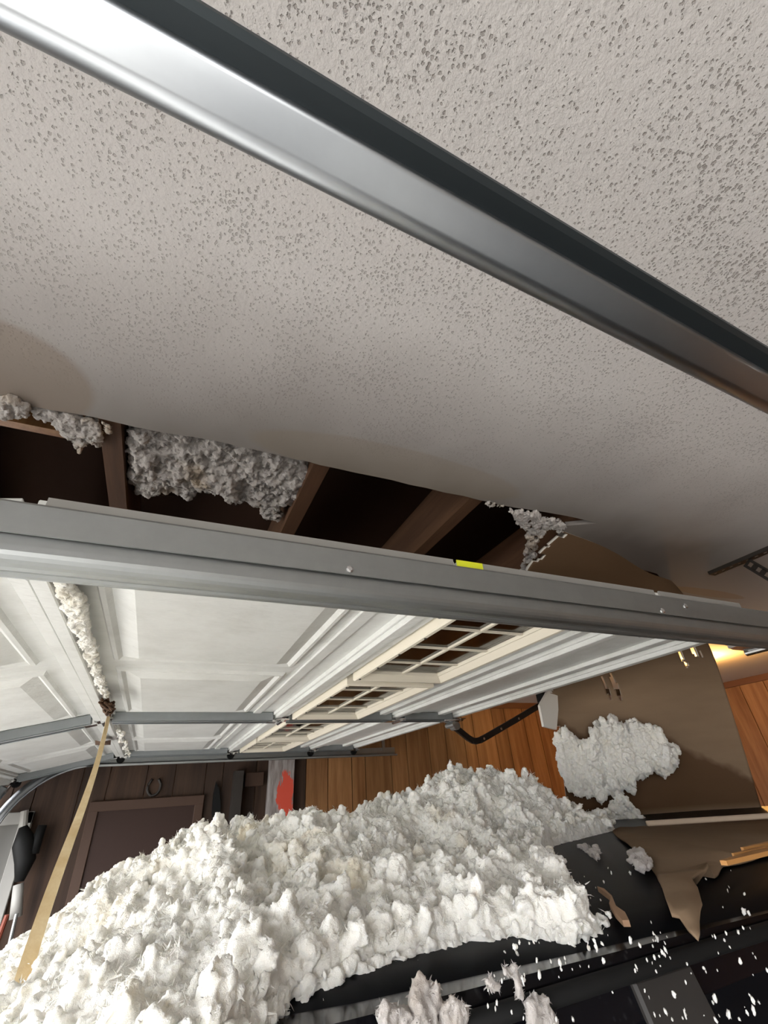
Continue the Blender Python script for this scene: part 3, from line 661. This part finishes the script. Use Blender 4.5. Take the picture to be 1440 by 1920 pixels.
def sdist(X_, Y_):
    n = len(fp); best = np.full(X_.shape, 9.); ins = np.zeros(X_.shape, bool)
    for i in range(n):
        a, b_ = fp[i], fp[(i+1) % n]; d = b_-a; t_ = np.clip(((X_-a[0])*d[0]+(Y_-a[1])*d[1])/(d@d), 0, 1)
        best = np.minimum(best, np.hypot(X_-a[0]-t_*d[0], Y_-a[1]-t_*d[1]))
        c = ((a[1] > Y_) != (b_[1] > Y_)) & (X_ < (b_[0]-a[0])*(Y_-a[1])/(b_[1]-a[1]+1e-12)+a[0]); ins ^= c
    return np.where(ins, best, -best)
NX, NY = 520, 430
gx, gy = np.meshgrid(np.linspace(-.46, 1.26, NX), np.linspace(.36, 1.92, NY), indexing='ij')
d = sdist(gx, gy); rzv = np.interp(gx, rx, rz)
roofz = zr-.037*np.abs((gy-1.2)/.70)**3 - .55*np.clip(.04-gx, 0, 1)
prof_ = np.clip(d/np.interp(gx, [.45, .75], [.46, .15]), 0, 1); prof_ = np.sin(prof_*np.pi/2)**.9
crest = np.exp(-((gy-YR)/.55)**2)
H = roofz+(rzv-roofz)*prof_*crest
flat = np.zeros(gx.shape)
for i in range(NX):
    for j in range(NY):
        x_, y_ = gx[i, j], gy[i, j]; v = Vector((x_, y_, 0))
        a = noise.noise(v*5.5)*.040+(.5-abs(noise.noise(v*9+Vector((4, 0, 0)))))*.075+(.5-abs(noise.noise(Vector((x_*30+noise.noise(v*6)*2, y_*9, 2)))))*.030+(.5-abs(noise.noise(v*24)))*.026+noise.noise(v*60)*.008+noise.noise(v*140)*.004
        flat[i, j] = a-.062
H = H+flat*np.clip(d/.07, 0, 1)
H = np.maximum(H, roofz+.016+.6*np.maximum(flat+.04, 0))
H = np.where(d < 0, roofz-.03, H)
lat = np.array([[noise.noise(Vector((a*16, b_*16, 9))) for b_ in gy[0, ::6]] for a in gx[::6, 0]])
keep = d > -.004
idx = np.arange(NX*NY).reshape(NX, NY)
q = np.stack([idx[:-1, :-1], idx[1:, :-1], idx[1:, 1:], idx[:-1, 1:]], -1).reshape(-1, 4)
kq = (keep[:-1, :-1] & keep[1:, 1:] & keep[1:, :-1] & keep[:-1, 1:]).reshape(-1)
Vb = np.stack([gx, gy, H], -1).reshape(-1, 3)
r = np.random.RandomState(2)
cand = np.argwhere((d > .0) & (gy < 1.36)); pk = cand[r.randint(len(cand), size=6500)]
gn = np.stack(np.gradient(H, gx[1, 0]-gx[0, 0], gy[0, 1]-gy[0, 0]), -1)
N3 = np.concatenate([-gn[pk[:, 0], pk[:, 1]], np.ones((len(pk), 1))], 1); N3 /= np.linalg.norm(N3, axis=1)[:, None]
P3 = np.stack([gx[pk[:, 0], pk[:, 1]], gy[pk[:, 0], pk[:, 1]], H[pk[:, 0], pk[:, 1]]], 1)
lift = np.array([max(0, noise.noise(Vector(p)*45)+.1) for p in P3])
pts = P3+N3*(lift*.009)[:, None]; sz = np.clip(r.gamma(3.0, .0018, len(pts))*(.7+lift*1.6), .003, .013)
Vt, Ft = fluffs(pts, sz, 4, (1, 1, 1.1))
q2 = cand[r.randint(len(cand), size=90000)]; S3 = np.stack([gx[q2[:, 0], q2[:, 1]], gy[q2[:, 0], q2[:, 1]], H[q2[:, 0], q2[:, 1]]], 1)
Vs, Fs = shards(np.vstack([S3, pts+r.randn(*pts.shape)*.003, pts+r.randn(*pts.shape)*.003]), r, .004, .012)
Q = q[kq]; Vd = Vb.copy(); Vd[:, 2] = roofz.reshape(-1)+.001; nb = len(Vb)
ed = np.vstack([Q[:, [0, 1]], Q[:, [1, 2]], Q[:, [2, 3]], Q[:, [3, 0]]]); ks = set(map(tuple, ed)); bd = np.array([e for e in ks if (e[1], e[0]) not in ks])
skirt = np.stack([bd[:, 1], bd[:, 0], bd[:, 0]+nb, bd[:, 1]+nb], 1)
pile = npmesh('insulation_pile', np.vstack([Vb, Vd, Vt]), [Q, Q[:, ::-1]+nb, skirt, Ft+2*nb], M['fluff']); woolly(pile, .0026, .010, .0065)
fb = npmesh('loose_fibres', Vs, Fs, M['fluff']); fb.parent = pile; fb['kind'] = 'stuff'
tag(pile, 'huge heap of loose white insulation lying on the black car roof', 'insulation', kind='stuff')
# ragged fringe hanging over the roof edge
r = np.random.RandomState(9); fr_p = []; fr_s = []
for k in range(2600):
    x_ = r.uniform(.0, .53); f_ = np.interp(x_, fp[:9, 0], fp[:9, 1])
    L_ = max(0, .020+.065*noise.noise(Vector((x_*22, 0, 0)))+.03*noise.noise(Vector((x_*70, 5, 0)))); dn = r.rand()**1.5*L_
    fr_p.append((x_+r.normal(0, .002), f_+r.uniform(-.006, .03)-dn*.25, CZ-.144-dn+r.uniform(-.002, .008))); fr_s.append(r.uniform(.0015, .0045))
V_, F_ = fluffs(fr_p, fr_s, 6, (1, 1, 1.3))
fo = tag(npmesh('insulation_fringe', V_, F_, M['fluff']), 'ragged insulation fringe hanging over the car roof edge', 'insulation', kind='stuff'); woolly(fo, .002, .006, .004)
v2, f2 = shards(fr_p, r, .004, .014); fb = npmesh('loose_fibres', v2, f2, M['fluff']); fb.parent = fo; fb['kind'] = 'stuff'

def inpoly(x_, y_, P):
    c = False; n = len(P)
    for i in range(n):
        (xa, ya), (xb, yb) = P[i], P[(i+1) % n]
        if (ya > y_) != (yb > y_) and x_ < (xb-xa)*(y_-ya)/(yb-ya)+xa: c = not c
    return c
def clump(name, P, place, n, smin, smax, m, label, seed, depth=.04, stretch=(1, 1, 1), kind=None, hi=False):
    """clump whose outline is polygon P (photo px) laid on a real surface by place(x,y)"""
    r = np.random.RandomState(seed); xs_ = [a for a, b_ in P]; ys_ = [b_ for a, b_ in P]; pts = []; sz = []; ext = []; esz = []
    while len(pts) < n:
        x_, y_ = r.uniform(min(xs_), max(xs_)), r.uniform(min(ys_), max(ys_))
        if not inpoly(x_, y_, P): continue
        p = place(x_, y_); v = (Vector((0, 0, CZ))-p).normalized(); c = p+v*r.uniform(0, depth)*(.3+.7*abs(noise.noise(p*14)*2)); R_ = r.uniform(smin, smax)*.8
        pts.append(c); sz.append(R_)
        for k in range(4):
            u = r.randn(3); u /= np.linalg.norm(u); ext.append(c+Vector(u*R_*r.uniform(.8, 1.2)*np.array(stretch))); esz.append(R_*r.uniform(.2, .5))
    allp = [tuple(p) for p in pts+ext]; V_, F_ = fluffs(allp, sz+esz, seed, stretch, False)
    o = npmesh(name, V_, F_, m); av = sum(sz)/len(sz); woolly(o, max(.0016, min(.003, av*.28)), av*1.3, av*.7)
    v2, f2 = shards([tuple(p) for p in pts+ext], r, .002, .006); fb = npmesh('loose_fibres', v2, f2, m); fb.parent = o; fb['kind'] = 'stuff'
    tag(o, label, 'insulation', {'insulation_clump': 'insulation clumps on the sheet and the car', 'attic_insulation': 'insulation left in the ceiling hole', 'insulation_fringe': 'insulation fringes on the door joint'}[name], kind); return o
# plane of the hanging sheet
nrm = Vector((.31, -.23, 0)).cross(Vector((0, 0, 1))).normalized(); p0 = Vector((1.64, 1.34, CZ))
def onsheet(x_, y_, off=.05):
    r_ = ray(x_, y_); o_ = Vector((0, 0, CZ)); t_ = ((p0-o_).dot(nrm)-0)/r_.dot(nrm); return o_+r_*t_*(1-off/1.8)
clump('insulation_clump', [(1040,1385),(1060,1372),(1085,1395),(1100,1398),(1112,1368),(1125,1360),(1150,1348),(1175,1362),(1190,1355),(1215,1365),(1235,1368),(1250,1398),(1272,1405),(1262,1435),(1240,1450),(1225,1440),(1200,1460),(1180,1480),(1160,1470),(1155,1490),(1140,1475),(1128,1500),(1110,1480),(1090,1490),(1075,1480),(1055,1450)],
      lambda a, b_: onsheet(a, b_, .06), 1500, .005, .017, M['fluff'], 'white insulation clump stuck on the hanging brown drywall sheet', 21, .06, (1, 1, 1.6))
clump('insulation_clump', [(1085,1535),(1110,1525),(1135,1522),(1150,1505),(1160,1488),(1185,1510),(1200,1530),(1215,1545),(1195,1552),(1170,1562),(1150,1558),(1120,1545),(1105,1560),(1075,1560)],
      lambda a, b_: onsheet(a, b_, .14), 420, .004, .014, M['fluff'], 'small white insulation tuft between the big pile and the batten end', 22, .04)
ROOFP = lambda off: (lambda x_, y_: on(x_, y_, 2, CZ-.13+off))
SIDEP = lambda x_, y_: on(x_, y_, 1, .47)
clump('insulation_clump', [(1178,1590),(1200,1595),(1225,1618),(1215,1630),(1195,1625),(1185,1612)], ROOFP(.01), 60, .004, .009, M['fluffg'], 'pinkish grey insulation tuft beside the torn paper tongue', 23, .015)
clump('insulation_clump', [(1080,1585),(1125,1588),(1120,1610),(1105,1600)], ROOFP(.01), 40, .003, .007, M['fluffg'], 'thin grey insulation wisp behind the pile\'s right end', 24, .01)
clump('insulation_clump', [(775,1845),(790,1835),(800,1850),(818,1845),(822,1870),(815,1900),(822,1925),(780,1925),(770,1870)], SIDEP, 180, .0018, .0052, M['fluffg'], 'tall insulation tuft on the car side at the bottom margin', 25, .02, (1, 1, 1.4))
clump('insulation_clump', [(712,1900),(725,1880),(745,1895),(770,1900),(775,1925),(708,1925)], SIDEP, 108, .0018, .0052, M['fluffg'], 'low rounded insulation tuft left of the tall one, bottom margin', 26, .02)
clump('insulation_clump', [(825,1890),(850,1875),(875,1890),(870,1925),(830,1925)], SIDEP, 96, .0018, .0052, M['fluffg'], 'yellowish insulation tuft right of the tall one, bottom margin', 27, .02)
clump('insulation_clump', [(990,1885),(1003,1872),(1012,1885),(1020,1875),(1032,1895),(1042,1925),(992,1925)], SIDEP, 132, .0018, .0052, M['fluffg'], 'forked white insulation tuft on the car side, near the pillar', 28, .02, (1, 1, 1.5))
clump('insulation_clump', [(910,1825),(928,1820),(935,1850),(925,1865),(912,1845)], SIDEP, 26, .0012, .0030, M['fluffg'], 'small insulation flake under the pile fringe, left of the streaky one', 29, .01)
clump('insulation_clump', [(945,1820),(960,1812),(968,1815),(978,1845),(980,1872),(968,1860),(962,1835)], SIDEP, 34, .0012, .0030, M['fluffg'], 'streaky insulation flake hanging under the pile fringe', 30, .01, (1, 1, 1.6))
r = np.random.RandomState(12); pts = []; sz = []
for k in range(260):
    x_, y_ = r.uniform(900, 1440), r.uniform(1600, 1920)
    if noise.noise(Vector((x_*.012, y_*.012, 0))) < .05 and r.rand() < .75: continue
    p = on(x_, y_, 1, .46) if y_ > 1745 else on(x_, y_, 2, CZ-.13)
    if y_ <= 1745: p.z = ROOF(p.x, p.y)+.003
    pts.append(tuple(p)); sz.append(min(.002, r.gamma(2, .00028)+.0004))
V_, F_ = fluffs(pts, sz, 3, (1, 1, 1.7)); tag(npmesh('insulation_specks', V_, F_, M['fluff']), 'tiny insulation specks sprinkled over the black car', 'insulation', kind='stuff')
# in the ceiling hole
up = lambda h: (lambda x_, y_: on(x_, y_, 2, CEIL+h))
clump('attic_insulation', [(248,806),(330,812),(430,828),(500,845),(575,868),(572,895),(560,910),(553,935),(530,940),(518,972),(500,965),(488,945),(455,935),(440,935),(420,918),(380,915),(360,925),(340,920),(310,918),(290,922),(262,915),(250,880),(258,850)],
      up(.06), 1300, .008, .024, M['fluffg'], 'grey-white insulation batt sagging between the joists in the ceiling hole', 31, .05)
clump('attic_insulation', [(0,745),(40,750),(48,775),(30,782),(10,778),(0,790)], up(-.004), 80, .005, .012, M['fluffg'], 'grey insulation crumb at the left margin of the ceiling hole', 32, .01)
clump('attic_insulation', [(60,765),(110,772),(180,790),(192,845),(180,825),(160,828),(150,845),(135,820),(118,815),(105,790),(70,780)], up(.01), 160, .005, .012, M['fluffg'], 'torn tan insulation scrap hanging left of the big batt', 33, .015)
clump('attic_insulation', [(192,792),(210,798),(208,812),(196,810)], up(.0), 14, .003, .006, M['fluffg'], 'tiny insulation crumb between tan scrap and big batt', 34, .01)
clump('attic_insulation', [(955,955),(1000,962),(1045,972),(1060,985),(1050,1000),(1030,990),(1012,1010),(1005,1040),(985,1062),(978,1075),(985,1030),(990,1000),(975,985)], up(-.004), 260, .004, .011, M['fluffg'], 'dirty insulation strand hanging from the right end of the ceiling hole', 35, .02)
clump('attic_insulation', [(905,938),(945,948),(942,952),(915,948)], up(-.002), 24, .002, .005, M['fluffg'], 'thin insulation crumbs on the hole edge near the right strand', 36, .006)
# fringe along the strip on the door
clump('insulation_fringe', [(98,1068),(112,1072),(130,1100),(150,1118),(158,1150),(165,1190),(178,1215),(180,1245),(192,1275),(202,1300),(196,1310),(180,1270),(165,1225),(150,1190),(135,1160),(118,1110)],
      lambda a, b_: on(a, b_, 2, CZ+.277), 380, .004, .011, M['fluff'], 'dirty insulation fringe stuck along the joint of the white door', 37, .012, kind='stuff')
clump('insulation_fringe', [(222,1370),(232,1372),(240,1400),(245,1425),(236,1425),(228,1395)], lambda a, b_: on(a, b_, 2, CZ+.277), 50, .005, .012, M['fluff'], 'short insulation fringe at the far end of the door joint', 38, .012, kind='stuff')
# twine knot and hanging lath
kn = MB(); r2 = random.Random(4); c = on(203, 1325, 2, CZ+.262)
for k in range(7):
    a = [c+Vector((r2.uniform(-.014, .014), r2.uniform(-.13, .13)*(.4 if i % 2 else 1), r2.uniform(-.012, .012))) for i in range(7)]
    kn.tube([cr(a, i/24) for i in range(25)], .003, 6)
tag(kn.build('twine_knot', M['knot'], smooth=True), 'tangled brown twine knot where the pale strip meets the door', 'twine')
lf = MB(); q = on(196, 1392, 2, CZ+.255)
lf.add([q+Vector(v) for v in ((-.03, -.06, 0), (.0, -.10, -.01), (.025, -.04, .003), (.02, .06, -.004), (-.01, .1, 0), (-.035, .03, -.006))], [(0, 1, 2, 3, 4, 5)])
o = lf.build('dry_leaf', M['knot']); md = o.modifiers.new('s', 'SOLIDIFY'); md.thickness = .002; tag(o, 'dry brown leaf stuck behind the pale strip under the door', 'leaf')
T0 = on(203, 1345, 1, 1.62); B0 = on(45, 1860, 1, .93)
la = MB(); N = 16
for k in range(N):
    a, b_ = k/N, (k+1)/N; wv = lambda t_: Vector((.006*math.sin(t_*5), 0, .004*math.sin(t_*9)))
    la.bar(T0.lerp(B0, a)+wv(a), T0.lerp(B0, b_)+wv(b_), .008+.011*a, .006+.002*a, up=(0, .5, 1), w2=.008+.011*b_)
tag(la.build('wooden_strip', M['lath']), 'long pale wooden strip hanging from the door joint down to the insulation pile', 'wood strip')

# ------------------------------------------------------------ things on the panelled wall
def wz(px, py): return on(px, py, 1, YW)
d1 = struct(MB().box((-.26, YW-.02, 0), (.255, YW-.005, CZ+.012)).build('door_1', M['bdoor']), 'dark brown flush door in the panelled wall, under the horseshoe')
fm = MB().box((-.31, YW-.03, 0), (-.26, YW-.003, CZ+.055)); fm.box((.255, YW-.03, 0), (.305, YW-.003, CZ+.055)); fm.box((-.31, YW-.032, CZ+.012), (.305, YW-.003, CZ+.062)); fm.build('door_frame', M['bframe'], d1, bevel=.003)
MB().sphere((.19, YW-.06, .98), .03).build('door_handle', M['bright'], d1, smooth=True)
d2 = struct(MB().box((-.87, YW-.025, 0), (-.62, YW-.005, CZ-.02)).build('door_2', M['wdoor']), 'pale door with light frame at the left margin')
fm = MB().box((-.62, YW-.035, 0), (-.565, YW-.003, CZ+.035)); fm.box((-.87, YW-.035, CZ-.02), (-.565, YW-.003, CZ+.035)); fm.build('door_frame', M['grey'], d2, bevel=.003)
hs = MB(); c = wz(289, 1475); pts = [(c.x+.036*math.sin(a)*(1-.12*(abs(a) > 2)), YW-.012, c.z+.046*-math.cos(a)) for a in [math.radians(v) for v in range(-150, 151, 15)]]
hs.tube(pts, .0075, 8); tag(hs.build('horseshoe', M['iron'], smooth=True), 'dark iron horseshoe nailed above the brown door', 'horseshoe')
tag(MB().box((.69, YW-.05, 0), (.862, YW-.006, CEIL)).build('wall_post', M['stud'], bevel=.003), 'grey post with a red-orange paint patch on the panelled wall', 'post')
P = [(404, 1466), (410, 1480), (413, 1510), (411, 1550), (398, 1550), (396, 1525), (399, 1490)]
sw = MB().add([tuple(wz(*v)-Vector((0, .03, 0))) for v in P]+[tuple(wz(*v)-Vector((0, .012, 0))) for v in P], [tuple(range(7)), tuple(range(13, 6, -1))]+[(i, (i+1) % 7, 7+(i+1) % 7, 7+i) for i in range(7)])
tag(sw.build('hanging_cover', M['rubber']), 'narrow black cover hanging on the wall right of the brown door', 'cover')
tag(MB().box((.465, YW-.10, 0), (.52, YW-.006, CZ+.18)).build('gap_strip', M['iron']), 'black strip for the dark gap in the panelled wall left of the grey post', 'board')  # black box standing in for the shade of a wall recess
tag(MB().box((.54, YW-.05, CZ+.09), (.66, YW-.006, CZ+.17)).build('wood_block', M['bframe'], bevel=.004), 'brown wood block fixed high on the wall left of the grey post', 'block')
tl = thing('leaf_blower', 'black hand tool with pale taped handle hanging by the pale door', 'tool', (-.53, YW-.1, CZ-.13))
tb = MB(); tb.tube([(-.055, 0, .10), (-.03, 0, .03), (.0, 0, -.05), (.0, 0, -.13)], [.018, .05, .045, .02], 12); tb.tube([(.03, 0, .1), (.02, 0, -.02)], [.02, .03], 10); tb.build('motor_body', M['rubber'], tl, smooth=True)
MB().tube([(.0, 0, -.14), (.03, 0, -.27)], [.022, .026], 10).build('handle', M['grey'], tl, smooth=True)
MB().tube([(-.07, 0, .17), (-.055, 0, .10)], .018, 10).build('spout', M['grey'], tl)
tag(MB().tube([wz(48, 1700)-Vector((0, .2, 0)), wz(18, 1830)-Vector((0, .2, 0)), wz(-10, 1950)-Vector((0, .2, 0))], .008, 8).build('metal_pole', M['zinc']), 'thin grey metal pole standing below the taped handle', 'pole')
a = wz(27, 1705)-Vector((0, .15, 0)); tag(MB().tube([a, a-Vector((.01, 0, .12)), a-Vector((.01, 0, 1.0))], [.010, .012, .008], 8).build('orange_handle', M['orange']), 'orange tool handle leaning in the dark below the pale door', 'tool')
# lamp behind the sheet
lp = thing('ceiling_lamp', 'lit warm bulb on the ceiling, hidden behind the hanging drywall sheet', 'lamp', (3.12, 1.85, CEIL))
MB().tube([(0, 0, 0), (0, 0, -.02), (0, 0, -.045)], [.06, .055, .022], 20).build('socket', M['grey'], lp, smooth=True)
MB().sphere((0, 0, -.085), .035, sc=(1, 1, 1.2)).build('bulb', M['bulb'], lp, smooth=True)
